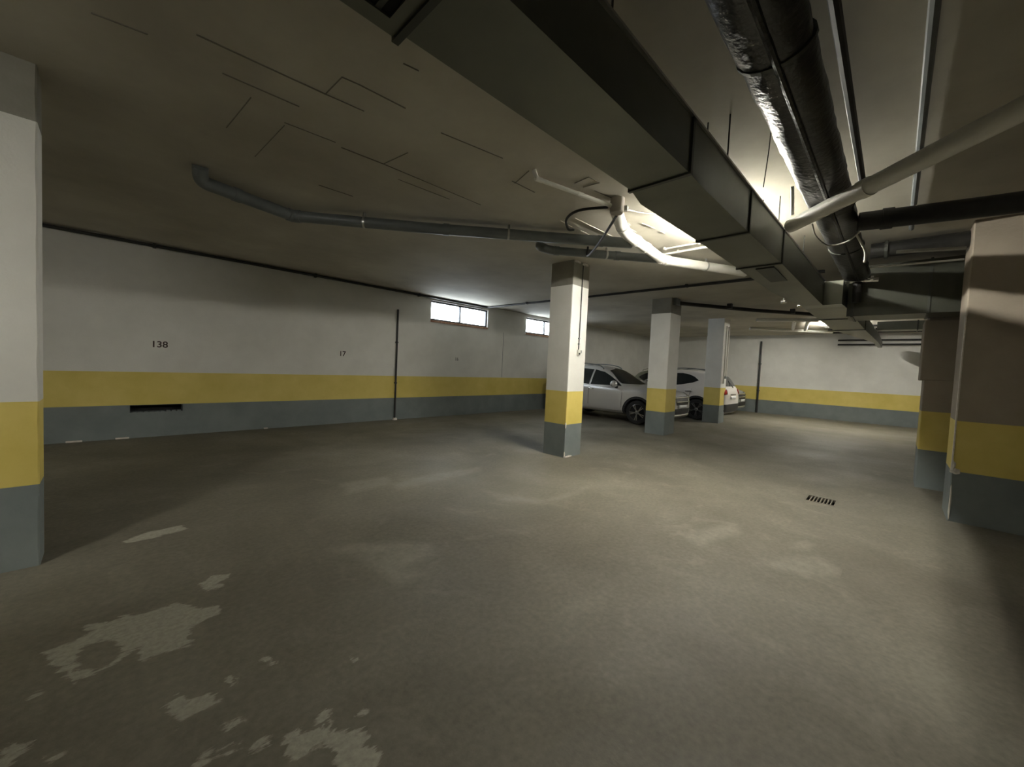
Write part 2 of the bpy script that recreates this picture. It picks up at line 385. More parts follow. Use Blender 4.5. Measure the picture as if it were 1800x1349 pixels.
# windows
for n, (x0, x1, z0, z1) in enumerate(WIN):
    w = empty('window_%d' % (n + 1), ((x0 + x1) / 2, YW, z0), kind='structure')
    lx = lambda x: x - (x0 + x1) / 2
    hw = (x1 - x0) / 2; hz = z1 - z0
    bm = bmesh.new(); f = .045
    box(bm, (-hw, .05, 0), (hw, .10, f)); box(bm, (-hw, .05, hz - f), (hw, .10, hz)); box(bm, (-hw, .05, f), (-hw + f, .10, hz - f)); box(bm, (hw - f, .05, f), (hw, .10, hz - f))
    link('window_frame', bm, m_frame, w)
    bm = bmesh.new(); box(bm, (-.02, .045, f), (.02, .105, hz - f)); link('mullion', bm, m_frame, w)
    for sx in (-1, 1):
        bm = bmesh.new(); box(bm, (min(sx * .02, sx * (hw - f)), .07, f), (max(sx * .02, sx * (hw - f)), .076, hz - f)); link('window_pane', bm, m_pane, w)
    bm = bmesh.new(); box(bm, (-hw, -.02, -.05), (hw, 0, .0)); link('window_sill', bm, m_sill, w, label='crumbling brick edge under the window')
    for k in range(13):
        x = -hw + .08 + k * (2 * hw - .16) / 12
        bm = bmesh.new(); tube(bm, [(x, .22, 0), (x, .22, hz)], .0035, 6); link('grille_bar', bm, m_zinc, w)
    po = bpy.data.lights.new('portal', 'AREA'); po.shape = 'RECTANGLE'; po.size = 2 * hw; po.size_y = hz; po.energy = 1; po.cycles.is_portal = True
    pl = bpy.data.objects.new('window_portal', po); COL.objects.link(pl); pl.location = ((x0 + x1) / 2, YW + TW + .01, (z0 + z1) / 2); pl.rotation_euler = (-PI / 2, 0, 0)

# far wall and the unseen walls that close the room
def wallx(name, x, y0, y1, t, kindname):
    bm = bmesh.new(); box(bm, (x, y0, YB), (x + t, y1, ZC)); o = link(name, bm, m_white, kind='structure')
    bm = bmesh.new(); box(bm, (x, y0, YG), (x + t, y1, YB)); link('yellow_band', bm, m_yellow, o, label='yellow painted band on the %s' % kindname)
    bm = bmesh.new(); box(bm, (x, y0, 0), (x + t, y1, YG)); link('grey_band', bm, m_grey, o, label='grey painted band on the %s' % kindname)
    return o
wf = wallx('wall_far', XF, Y0, YW, .3, 'far wall')
wallx('wall_near', X0 - .3, Y0, YW, .3, 'near wall')
bm = bmesh.new(); box(bm, (X0, Y0 - .3, YB), (XF, Y0, ZC)); wr = link('wall_right', bm, m_white, kind='structure')
bm = bmesh.new(); box(bm, (X0, Y0 - .3, YG), (XF, Y0, YB)); link('yellow_band', bm, m_yellow, wr)
bm = bmesh.new(); box(bm, (X0, Y0 - .3, 0), (XF, Y0, YG)); link('grey_band', bm, m_grey, wr)

# ------------------------------------------------------------------ pillars
def pillar(x0, x1, y0, y1, label, chips=(), top=ZC, shaft=None):
    cx, cy = (x0 + x1) / 2, (y0 + y1) / 2; hx, hy = (x1 - x0) / 2, (y1 - y0) / 2
    p = empty('pillar', (cx, cy, 0), label=label, cat='pillar')
    bands = [('grey_base_band', 0, YG, m_grey), ('yellow_band', YG, YB, m_yellow), ('white_shaft' if shaft is None else 'plaster_shaft', YB, top, shaft or m_white)]
    if top < ZC: bands.append(('darker_top_band', top, ZC, m_topband))
    for nm, z0, z1, m in bands:
        bm = bmesh.new(); rnd = random.Random(len(label) + int(z0 * 10))
        # softly rounded, slightly uneven corners
        nz = max(2, int((z1 - z0) / .12)); ring = []
        base = [(-hx, -hy), (hx, -hy), (hx, hy), (-hx, hy)]
        for i in range(nz + 1):
            z = z0 + (z1 - z0) * i / nz; vs = []
            for (bx, by), (d1, d2) in zip(base, (((0, 1), (1, 0)), ((-1, 0), (0, 1)), ((0, -1), (-1, 0)), ((1, 0), (0, -1)))):
                c = .006 + (rnd.random() * .005 if 0 < i < nz else 0)
                vs.append(bm.verts.new((bx + d1[0] * c, by + d1[1] * c, z))); vs.append(bm.verts.new((bx + d2[0] * c, by + d2[1] * c, z)))
            ring.append(vs)
        for A, B in zip(ring, ring[1:]):
            for k in range(8): bm.faces.new((A[k], A[(k + 1) % 8], B[(k + 1) % 8], B[k]))
        bm.faces.new(ring[0][::-1]); bm.faces.new(ring[-1])
        link(nm, bm, m, p)
    for cxx, cyy, z, sx, sy, sz in chips:
        bm = bmesh.new(); bmesh.ops.create_icosphere(bm, subdivisions=2, radius=1, matrix=Matrix.Translation((cxx - cx, cyy - cy, z)) @ Matrix.Diagonal((sx, sy, sz, 1)))
        for v in bm.verts: v.co += Vector((random.uniform(-1, 1), random.uniform(-1, 1), random.uniform(-1, 1))) * min(sx, sy, sz) * .25
        link('plaster_chip', bm, m_plaster, p)
    return p
pA = pillar(-1.5, -.315, 3.96, 4.20, 'big banded pillar close at the left edge', top=2.85)  # unseen left part widened to spread its shadow over the floor
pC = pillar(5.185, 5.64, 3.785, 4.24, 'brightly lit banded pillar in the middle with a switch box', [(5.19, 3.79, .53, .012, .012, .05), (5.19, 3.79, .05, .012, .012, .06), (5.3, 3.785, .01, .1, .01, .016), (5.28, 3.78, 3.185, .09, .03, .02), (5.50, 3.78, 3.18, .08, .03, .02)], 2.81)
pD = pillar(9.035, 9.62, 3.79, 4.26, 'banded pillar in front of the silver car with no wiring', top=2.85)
pE = pillar(12.97, 13.5, 3.79, 4.26, 'farthest banded pillar, beside the white car, with twin conduits')
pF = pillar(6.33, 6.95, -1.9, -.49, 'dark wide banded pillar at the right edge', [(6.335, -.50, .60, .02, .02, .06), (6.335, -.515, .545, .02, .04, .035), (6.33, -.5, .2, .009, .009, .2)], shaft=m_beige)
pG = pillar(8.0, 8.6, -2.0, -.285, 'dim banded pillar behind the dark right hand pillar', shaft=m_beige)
bm = bmesh.new(); box(bm, (-.33, .3, 1.52), (.29, .90, 2.36), .01); o = link('plaster_layer', bm, m_beige, pG)
# worn edge on the dark right pillar
bm = bmesh.new(); box(bm, (-.317, .698, .62), (-.27, .709, 2.2)); link('corner_bead', bm, m_plaster, pF, label='bare plaster corner bead')
# switch box and its conduit on the middle pillar
cx, cy = pC.location.x, pC.location.y
def mk(u, v, y): d_ = ray(u, v); t = y / d_.y; return Vector((d_.x * t, y, H + d_.z * t))
sw = empty('switch_box', (0, 0, 0), label='small white switch box on the lit face of the middle pillar', cat='switch')
s0 = mk(1017, 620, 3.77); sw.location = (s0.x, 3.785, s0.z)
bm = bmesh.new(); box(bm, (-.035, -.035, -.045), (.035, 0, .045), .004); link('switch_housing', bm, m_wcable, sw)
bm = bmesh.new(); box(bm, (-.024, -.045, -.035), (.01, -.034, -.005), .003); link('switch_rocker', bm, m_clad, sw)
bm = bmesh.new(); box(bm, (.036, -.03, -.01), (.07, 0, .04), .004); link('junction_cover', bm, m_gpipe, sw)
bm = bmesh.new(); tube(bm, [(.0, -.012, .045), (.005, -.012, .4), (.012, -.012, 3.15 - s0.z)], .008, 8); link('conduit', bm, m_cable, sw)
for z in (.13, .22): bm = bmesh.new(); box(bm, (-.014, -.02, z), (.016, 0, z + .02)); link('conduit_clip', bm, m_gpipe, sw)
# twin conduits on the last pillar
cp = empty('conduit_pair', (13.2, 3.79, 1.42), label='pair of white conduits down the bright face of the farthest pillar', cat='conduit')
for dx in (-.09, .13): bm = bmesh.new(); tube(bm, [(dx, -.032, 0 if dx > 0 else -.2), (dx, -.032, 1.55)], .022, 8); link('conduit', bm, m_wcable, cp)
bm = bmesh.new(); box(bm, (.06, -.04, -.05), (.20, 0, .03), .005); link('conduit_box', bm, m_gpipe, cp)

# ------------------------------------------------------------------ vertical pipes and conduits along the walls
o = empty('wall_pipe', (4.955, YW - .03, 0), label='thin dark vertical pipe on the left wall, left of the windows', cat='pipe')
bm = bmesh.new(); tube(bm, [(0, 0, .0), (0, 0, 2.72)], .022, 8); link('pipe', bm, m_dpipe, o)
for z in (.9, 1.9): bm = bmesh.new(); box(bm, (-.032, -.012, z), (.032, .03, z + .03)); link('pipe_clip', bm, m_dpipe, o)
bm = bmesh.new(); lathe(bm, [(0, 0), (.06, 0), (.045, .05), (0, .05)], 12, 'z'); link('pipe_foot', bm, m_plaster, o)
o = empty('wall_pipe', (XF - .04, 4.05, 0), label='thin dark vertical pipe on the far wall', cat='pipe')
bm = bmesh.new(); tube(bm, [(0, 0, .0), (0, 0, 2.95)], .035, 8); link('pipe', bm, m_dpipe, o)
for z in (.9, 2.0): bm = bmesh.new(); box(bm, (-.02, -.05, z), (.04, .05, z + .04)); link('pipe_clip', bm, m_dpipe, o)
# conduit run: along the wall under the ceiling, then across the ceiling
o = empty('ceiling_conduit', (0, 0, 0), label='dark conduit atop the left wall, turning across the ceiling at the windows', cat='conduit')
bm = bmesh.new(); tube(bm, bend([(-8.5, YW - .06, 3.155), (7.85, YW - .06, 3.165), (7.85, .9, 3.165)], .1), .026, 8); link('pipe', bm, m_dpipe, o, smooth=True)
for x in (-2, .5, 3, 5.5): bm = bmesh.new(); box(bm, (x, YW - .09, 3.125), (x + .04, YW, 3.195)); link('pipe_clip', bm, m_dpipe, o)
for y in (7.2, 5.4, 3, 1.8): bm = bmesh.new(); box(bm, (7.81, y, 3.14), (7.89, y + .04, ZC)); link('pipe_clip', bm, m_dpipe, o)
# dark pipe from the second pillar over to the duct
o = empty('ceiling_pipe', (0, 0, 0), label='dark ceiling pipe running from the top of the second pillar towards the duct', cat='pipe')
bm = bmesh.new(); tube(bm, [(9.25, 3.86, 3.12), (11.075, 2.661, 3.11), (12.367, 1.577, 3.10), (13.3, .9, 3.1)], .045, 10); link('pipe', bm, m_dpipe, o, smooth=True)
bm = bmesh.new(); box(bm, (9.12, 3.72, 3.04), (9.36, 3.96, ZC), .01); link('junction_box', bm, m_gpipe, o)
for t in (.3, .65): 
    q = Vector((9.25, 3.86, 3.12)).lerp(Vector((13.3, .9, 3.1)), t); bm = bmesh.new(); box(bm, q + Vector((-.05, -.05, -.03)), q + Vector((.05, .05, .09))); link('pipe_clip', bm, m_dpipe, o)

# ------------------------------------------------------------------ drain pipes under the ceiling
def pipe_thing(name, path, r, m, label, cat='pipe', rad=.15, collars=(), n=16, hang=()):
    path = [Vector(p) for p in path]; o = empty(name, path[0], label=label, cat=cat); L0 = path[0]
    rel = [p - L0 for p in path]
    bm = bmesh.new(); tube(bm, bend(rel, rad) if len(rel) > 2 else rel, r, n); link('pipe', bm, m, o, smooth=True)
    for seg, t in collars:
        a = rel[seg]; b = rel[seg + 1]; c = a.lerp(b, t); d = (b - a).normalized() * .035
        bm = bmesh.new(); tube(bm, [c - d, c + d], r * 1.12, n); link('pipe_collar', bm, m, o, smooth=True)
    for seg, t in hang:
        a = rel[seg]; b = rel[seg + 1]; c = a.lerp(b, t)
        bm = bmesh.new(); box(bm, (c.x - .012, c.y - .012, c.z + r * .9), (c.x + .012, c.y + .012, ZC - L0.z)); link('pipe_hanger', bm, m_zinc, o)
        bm = bmesh.new(); d = (b - a).normalized() * .012; tube(bm, [c - d, c + d], r * 1.06, n); link('hanger_ring', bm, m_zinc, o, smooth=True)
    return o
pipe_thing('drain_pipe', [(0.6, 4.8, 3.2), (0.615, 4.919, 3.1), (1.501, 5.151, 3.09), (2.752, 4.149, 3.085), (4.036, 3.045, 3.085), (4.646, 2.512, 3.085)], .063, m_gpipe,
    'long grey plastic drain pipe under the ceiling with a bend near its left end', collars=((1, .35), (1, .97), (2, .03), (3, .1), (4, .5)), hang=((2, .5), (3, .55)), rad=.08)
pipe_thing('drain_pipe', [(4.247, 3.707, 3.19), (4.149, 3.63, 3.12), (4.325, 3.566, 3.1), (5.578, 2.552, 3.1)], .058, m_gpipe,
    'short grey drain pipe just above the middle pillar', collars=((2, .05), (2, .6)), hang=((2, .5),), rad=.1)
pipe_thing('drain_pipe', [(3.8, 2.26, 3.19), (3.882, 2.265, 3.1), (4.288, 2.401, 3.09), (5.578, 2.509, 3.085), (6.946, 1.785, 3.085)], .066, m_wpipe,
    'white plastic drain pipe bending down from the ceiling to the rectangular duct', collars=((1, .5), (2, .25), (2, .5), (2, .97), (3, .05)), hang=((3, .5),), rad=.14)
pipe_thing('drain_pipe', [(3.95, .702, 2.72), (2.77, -.452, 2.72), (1.0, -2.18, 2.72)], .055, m_wpipe, 'straight white pipe slanting to the upper right with an open cut end', collars=((0, .42),), hang=((1, .6),))
pipe_thing('drain_pipe', [(4.45, .31, 2.81), (4.6, -.58, 2.80), (4.75, -1.9, 2.80)], .075, m_dpipe, 'thick black pipe crossing to the right edge below the ceiling', collars=((0, .2),), rad=.3)
# thin supply pipe, ceiling box and cables around the white drain
pipe_thing('supply_pipe', [(2.62, 2.40, 3.195), (2.66, 2.395, 3.13), (3.55, 2.165, 3.12)], .02, m_wpipe, 'thin pale pipe running along the ceiling to the junction box', collars=((1, .02), (1, .55)), rad=.03, n=10)
jb = empty('junction_box', (3.60, 2.13, 3.11), .3, label='round ceiling junction box above the white drain bend', cat='junction box')
bm = bmesh.new(); lathe(bm, [(0, -.06), (.06, -.06), (.07, -.05), (.07, .09), (0, .09)], 18, 'z'); link('box_body', bm, m_boxp, jb, smooth=True)
bm = bmesh.new(); box(bm, (.05, -.03, -.02), (.13, .03, .03), .006); link('cable_gland', bm, m_wpipe, jb)
bm = bmesh.new(); box(bm, (.02, -.1, -.03), (.07, -.05, .02), .006); link('cable_gland', bm, m_wpipe, jb)
def cable(path, r, m, label, cat='cable', n=8):
    path = [Vector(p) for p in path]; bm = bmesh.new(); tube(bm, smoothpath([p - path[0] for p in path]), r, n)
    return link('cable', bm, m, None, True, path[0], label=label, cat=cat)
cable([(3.56, 2.21, 3.12), (3.47, 2.50, 3.13), (3.60, 2.76, 3.14), (3.90, 2.96, 3.15), (4.05, 2.99, 3.19)], .015, m_cable, 'curved dark cable looping from the junction box to the ceiling')
cable([(3.68, 2.18, 3.06), (4.13, 2.66, 2.985), (4.55, 3.1, 3.0), (4.72, 3.22, 3.18)], .015, m_cable, 'straight dark cable crossing both grey drain pipes')
cable([(3.74, 2.08, 3.12), (3.95, 2.06, 3.15), (4.1, 2.0, 3.17), (4.25, 1.9, 3.18)], .006, m_wcable, 'thin white wire from the junction box towards the duct')
for x, r, lab in ((5.63, .016, 'white conduit across the bright ceiling patch, farther of two'), (5.40, .012, 'thinner white conduit across the bright ceiling patch, nearer of two')):
    y0, y1 = (1.5, 2.62) if x > 5.5 else (1.6, 2.42)
    o = empty('ceiling_conduit', (x, y0, 3.18), label=lab, cat='conduit')
    bm = bmesh.new(); tube(bm, [(0, 0, 0), (0, y1 - y0, 0)], r, 8); link('pipe', bm, m_wcable, o)
    for y in (.35, .8): bm = bmesh.new(); box(bm, (-.03, y, -.012), (.03, y + .02, .02)); link('pipe_clip', bm, m_wcable, o)

# ------------------------------------------------------------------ ventilation ducts
ZB, ZT = 2.50, 2.785
def boxpath(bm, st):
    """st: (x, y0, y1, z0, z1) sections along x"""
    rg = [[bm.verts.new(p) for p in ((x, a, c), (x, b, c), (x, b, d), (x, a, d))] for x, a, b, c, d in st]
    for A, B in zip(rg, rg[1:]):
        for k in range(4): bm.faces.new((A[k], A[(k + 1) % 4], B[(k + 1) % 4], B[k]))
    bm.faces.new(rg[0][::-1]); bm.faces.new(rg[-1])
du = empty('ventilation_duct', (3.4, 1.0, ZB), label='long rectangular sheet metal duct under the ceiling', cat='duct')
off = du.location
def ductseg(name, st, m=m_duct, **k):
    bm = bmesh.new(); boxpath(bm, [(x - off.x, a - off.y, b - off.y, c - off.z, d - off.z) for x, a, b, c, d in st])
    return link(name, bm, m, du, **k)
ductseg('duct_section', [(-6.5, .88, 1.235, ZB + .0, ZT), (.655, .87, 1.235, ZB + .0, ZT)], label='end section with a grille opening')
ductseg('duct_section', [(.655, .862, 1.205, ZB, ZT), (2.115, .835, 1.165, ZB, ZT)])
ductseg('duct_section', [(2.115, .835, 1.165, ZB, ZT), (2.30, .83, 1.195, ZB - .012, ZT), (3.20, .82, 1.165, ZB - .012, ZT)])
ductseg('duct_section', [(3.20, .82, 1.165, ZB - .012, ZT), (4.22, .80, 1.15, ZB - .012, ZT)])
ductseg('duct_section', [(4.22, .80, 1.15, ZB - .012, ZT), (5.5, .78, 1.115, ZB - .03, ZT), (6.75, .77, 1.0, ZB - .03, ZT)])
for x, a, b, zz in ((.655, .86, 1.236, ZB), (2.115, .832, 1.172, ZB), (3.2, .818, 1.172, ZB - .012), (4.22, .797, 1.157, ZB - .012)):
    ductseg('duct_flange', [(x - .012, a - .008, b + .008, zz - .010, ZT + .008), (x + .012, a - .008, b + .008, zz - .010, ZT + .008)], m_ductseam)
# lower duct edge with a lengthwise lip
bm = bmesh.new()
for p, q in (((.66, .858, ZT), (6.7, .768, ZT)),): quadbar(bm, Vector(p) - off, Vector(q) - off, .03, .012)
link('duct_lip', bm, m_zinc, du, label='bright folded upper edge')
# grille on the bottom of the end section, black sheet as its shaded inside
bm = bmesh.new()
for x0, x1, y0, y1 in ((.12, .62, .93, .955), (.12, .62, 1.165, 1.19), (.12, .145, .955, 1.165), (.595, .62, .955, 1.165)): box(bm, Vector((x0, y0, ZB - .012)) - off, Vector((x1, y1, ZB)) - off)
link('grille_frame', bm, m_duct, du)
bm = bmesh.new(); box(bm, Vector((.145, .955, ZB - .004)) - off, Vector((.595, 1.165, ZB + .001)) - off); link('grille_dark_sheet', bm, m_pit, du)  # flat black sheet painting the dark inside; the duct stays closed
for k in range(6):
    bm = bmesh.new(); x = .18 + k * .075; quadbar(bm, Vector((x, .955, ZB - .006)) - off, Vector((x, 1.165, ZB - .006)) - off, .018, .004); link('grille_slat', bm, m_ductseam, du)
# access panel on the duct bottom
bm = bmesh.new(); box(bm, Vector((4.3, .87, ZB - .026)) - off, Vector((4.95, 1.02, ZB - .012)) - off, .003); link('access_panel', bm, m_ductseam, du)
for x in (-.4, 1.4, 2.9, 4.5, 5.9):
    for y in (.90, 1.04):
        bm = bmesh.new(); tube(bm, [Vector((x, y, ZT)) - off, Vector((x, y, ZC)) - off], .005, 6); link('hanger_rod', bm, m_dpipe, du)
# continuation towards the far wall
ductseg('duct_section', [(6.75, .57, 1.0, ZB - .03, ZT), (7.2, .57, 1.03, ZB, ZT), (10.5, .50, .985, ZB, ZT), (12.4, .45, .74, ZB + .02, ZT), (14.5, .40, .50, ZB + .05, ZT), (17.5, .38, .48, ZB + .1, ZT)])
for x, a_, b_ in ((8.6, .53, 1.02), (10.5, .49, .995)): ductseg('duct_flange', [(x - .015, a_, b_, ZB - .01, ZT + .01), (x + .015, a_, b_, ZB - .01, ZT + .01)], m_ductseam)
bm = bmesh.new(); box(bm, Vector((8.0, .515, ZB + .06)) - off, Vector((8.45, .545, ZB + .22)) - off, .004); link('side_glint_plate', bm, m_zinc, du, label='bright plate in place of a reflection on the duct side')  # bright plate put in for a white reflection on this duct side
# cross duct in front of the pillars
o = empty('ventilation_duct', (7.2, -.6, 2.36), label='big dark cross duct passing in front of the dim pillar', cat='duct')
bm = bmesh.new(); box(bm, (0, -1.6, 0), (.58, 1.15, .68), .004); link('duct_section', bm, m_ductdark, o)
for y in (.35, 1.08): bm = bmesh.new(); box(bm, (-.012, y, -.012), (.592, y + .025, .692)); link('duct_flange', bm, m_ductseam, o)
o = empty('ventilation_duct', (12.9, -.1, 2.72), label='small cross duct near the far wall', cat='duct')
bm = bmesh.new(); box(bm, (0, -2, 0), (.4, .5, .2), .004); link('duct_section', bm, m_duct, o)
for y in (-.2, -1.2): bm = bmesh.new(); box(bm, (-.012, y, -.012), (.412, y + .025, .212)); link('duct_flange', bm, m_ductseam, o)

# black insulated duct and slim pipes right of it
o = empty('insulated_duct', (3.2, .46, 2.87), label='black foil wrapped duct running beside the rectangular duct', cat='duct')
bm = bmesh.new(); N_ = 90; path = []
for k in range(N_ + 1):
    x = -4 + k * (7.72 / N_); path.append((x, random.uniform(-.004, .004), random.uniform(-.004, .004)))
tube(bm, path, .142, 20, .085); 
for v in bm.verts: v.co += Vector((0, random.uniform(-1, 1), random.uniform(-1, 1))) * .0035
link('duct_wrap', bm, m_black, o, smooth=True)
bm = bmesh.new(); tube(bm, [(-4, -.01, -.085), (3.7, -.02, -.085)], .016, 8); link('tape_ridge', bm, m_black, o)
for x in (-1.2, .9, 2.2): bm = bmesh.new(); tube(bm, [(x - .012, 0, 0), (x + .012, 0, 0)], .15, 20, .092); link('duct_band', bm, m_ductseam, o)
o = empty('insulated_duct', (6.62, .28, 3.08), label='short black duct crossing to the right pillar', cat='duct')
bm = bmesh.new(); tube(bm, [(0, .04, 0), (.0, -.35, 0), (.0, -.765, 0)], .09, 16, .09); link('duct_wrap', bm, m_black, o, smooth=True)
for y in (-.1,): bm = bmesh.new(); tube(bm, [(0, y - .015, 0), (0, y + .015, 0)], .108, 16); link('duct_band', bm, m_ductseam, o)
pipe_thing('ceiling_pipe', [(-1.5, .27, 3.0), (4.4, .28, 3.0)], .022, m_dpipe, 'slim dark pipe beside the black wrapped duct', n=8)
pipe_thing('ceiling_conduit', [(5.9, .08, 2.865), (5.95, -.42, 2.83)], .018, m_zinc, 'short bright conduit in front of the right pillar top', 'conduit', n=8)
pipe_thing('ceiling_conduit', [(6.6, .42, 2.88), (6.6, -.46, 2.86)], .012, m_zinc, 'thin pale conduit above the cross duct', 'conduit', n=8)
pipe_thing('ceiling_conduit', [(-1.5, -.02, 3.172), (6.2, -.02, 3.172)], .022, m_gpipe, 'added slim grey light blocker along the ceiling at upper right', 'conduit', n=8)  # added bar over a seam line, keeps lamplight off the ceiling beyond
# shiny coupling pipe in front of the cross duct
cp = empty('coupling_pipe', (7.08, .62, 2.83), label='shiny metal coupling in front of the cross duct', cat='coupling')
bm = bmesh.new(); tube(bm, [(0, 0, 0), (0, -.38, -.02)], .03, 14); link('pipe', bm, m_chrome, cp, smooth=True)
for y in (-.03, -.09, -.24, -.30): bm = bmesh.new(); tube(bm, [(0, y, -.003), (0, y - .03, -.004)], .045, 14); link('coupling_ring', bm, m_chrome, cp, smooth=True)
bm = bmesh.new(); tube(bm, [(0, -.17, -.05), (0, -.17, -.3)], .05, 12); link('valve_body', bm, m_dpipe, cp, smooth=True)
# drooping wire and hanging ends near the white pipe
cable([(4.25, .60, 2.80), (4.5, .60, 2.76), (4.72, .53, 2.72), (4.75, .40, 2.74), (4.7, .31, 2.80)], .007, m_wcable, 'thin white wire drooping below the black duct', 'wire')
cable([(4.78, .34, 2.80), (4.95, .28, 2.68), (5.05, .285, 2.60)], .010, m_wcable, 'short white wire hanging straight down under the black duct', 'wire')
cable([(3.72, .67, 2.95), (3.78, .672, 2.86), (3.86, .68, 2.78)], .012, m_wcable, 'short white wire stub above the cut end of the white pipe', 'wire')
cable([(2.9, .66, 3.19), (2.93, .665, 2.95), (3.0, .70, 2.70)], .003, m_cable, 'hair thin dark wire between the two big ducts', 'wire')
for x, y, z, lab in ((6.1, 1.10, 2.43, 'small bright bracket under the left edge of the duct'), (6.95, 1.05, 2.50, 'small bright bracket farther along the duct edge')):
    o = empty('duct_bracket', (x, y, z), label=lab, cat='bracket')
    bm = bmesh.new(); box(bm, (-.03, -.03, 0), (.03, .03, .03), .006); link('bracket_plate', bm, m_chrome, o)
    bm = bmesh.new(); tube(bm, [(0, 0, .03), (0, 0, ZC - z)], .006, 6); link('hanger_rod', bm, m_zinc, o)

# pipes running along the far wall, and white pipe frame by the far lamp
k = 0
for x, z, y0, y1, lab in ((18.7, 2.79, -1.5, 1.6, 'lowest dark pipe along the top of the far wall'), (18.72, 2.95, -1.5, 1.6, 'upper dark pipe along the top of the far wall'),
        (17.6, 3.13, -1.2, 1.7, 'dark ceiling pipe nearest the far wall'), (16.6, 3.13, -1.2, 1.7, 'dark ceiling pipe second from the far wall'), (15.7, 3.13, -1.2, 1.7, 'dark ceiling pipe third from the far wall')):
    pipe_thing('ceiling_pipe', [(x, y0, z), (x, y1, z)], .03, m_dpipe, lab, n=8)
lad = empty('pipe_frame', (14.8, 2.6, 3.12), label='white pipe frame lit up on the ceiling by the far lamp', cat='pipe')
def L3(u, v): return atZ(u, v, 3.13) - Vector((14.8, 2.6, 3.12))
for a, b in (((1318, 578), (1463, 584)), ((1330, 563), (1438, 563)), ((1394, 579), (1397, 564)), ((1416, 580), (1421, 564))):
    bm = bmesh.new(); tube(bm, [L3(*a), L3(*b)], .05, 10); link('white_pipe', bm, m_wpipe, lad, smooth=True)

# ------------------------------------------------------------------ fluorescent lamps on the ceiling
def lamp(x, y, label, mt, ln=1.25, drop=.045):
    o = empty('ceiling_lamp', (x, y, ZC - drop), label=label, cat='lamp', group='fluorescent lamps above the duct')
    bm = bmesh.new(); box(bm, (-ln / 2 - .03, -.045, -.035), (ln / 2 + .03, .045, 0), .006); link('lamp_housing', bm, m_lampbody, o)
    for sx in (-.4, .4): bm = bmesh.new(); tube(bm, [(sx, 0, -.01), (sx, 0, drop)], .006, 6); link('hanger_rod', bm, m_zinc, o)
    for sy in (-.028, .028):
        bm = bmesh.new(); tube(bm, [(-ln / 2 + .02, sy, -.062), (ln / 2 - .02, sy, -.062)], .013, 10); link('fluorescent_tube', bm, mt, o, smooth=True)
    for sx in (-1, 1): bm = bmesh.new(); box(bm, (sx * ln / 2 - .018, -.045, -.08), (sx * ln / 2 + .018, .045, -.035), .004); link('tube_holder', bm, m_lampbody, o)
    return o
lamp(4.75, 1.53, 'lit fluorescent ceiling lamp hidden behind the rectangular duct', m_tube)
lamp(15.4, 1.42, 'lit fluorescent ceiling lamp hidden near the far wall', m_tube_new)
lamp(-3.4, 1.0, 'lit fluorescent ceiling lamp behind the camera', m_tube_weak)

# ------------------------------------------------------------------ cars
ST = [(2.18, .38, .50, .66, .72), (2.14, .28, .64, .74, .82), (2.05, .24, .76, .82, .91), (1.90, .22, .83, .88, .97), (1.65, .22, .87, .92, 1.01),
      (1.28, .22, .885, .95, 1.04), (1.00, .22, .885, .97, 1.07), (.88, .22, .885, .975, 1.09), (.55, .22, .885, .98, 1.30), (.25, .22, .885, .985, 1.47),
      (.05, .22, .885, .99, 1.555), (-.2, .22, .885, 1.0, 1.605), (-.6, .22, .885, 1.01, 1.63), (-1.0, .22, .885, 1.02, 1.62), (-1.4, .22, .88, 1.03, 1.585),
      (-1.7, .22, .865, 1.04, 1.53), (-1.85, .23, .845, 1.04, 1.45), (-1.97, .24, .82, 1.03, 1.24), (-2.05, .26, .78, 1.0, 1.06), (-2.09, .32, .72, .92, .97), (-2.11, .40, .62, .80, .84)]
def section(s):
    x, zb0, wb, zb, zr = s; h = zr - zb; k = min(max((h - .1) / .4, 0), 1); k = k * k * (3 - 2 * k); q = zb - zb0
    lp = lambda a, b: a + (b - a) * k
    p6 = (.955 * wb, zb); p8 = (lp(.78, .68) * wb, lp(zb + .6 * h, zr - .085))
    p7 = ((p6[0] + p8[0]) / 2 + .015, (p6[1] + p8[1]) / 2)
    return [(0, zb0), (.7 * wb, zb0), (.95 * wb, zb0 + .05), (wb, zb0 + .25 * q), (wb, zb0 + .6 * q), (.99 * wb, zb - .06), p6, p7, p8, (lp(.55, .56) * wb, lp(zb + .9 * h, zr - .02)), (0, zr)]
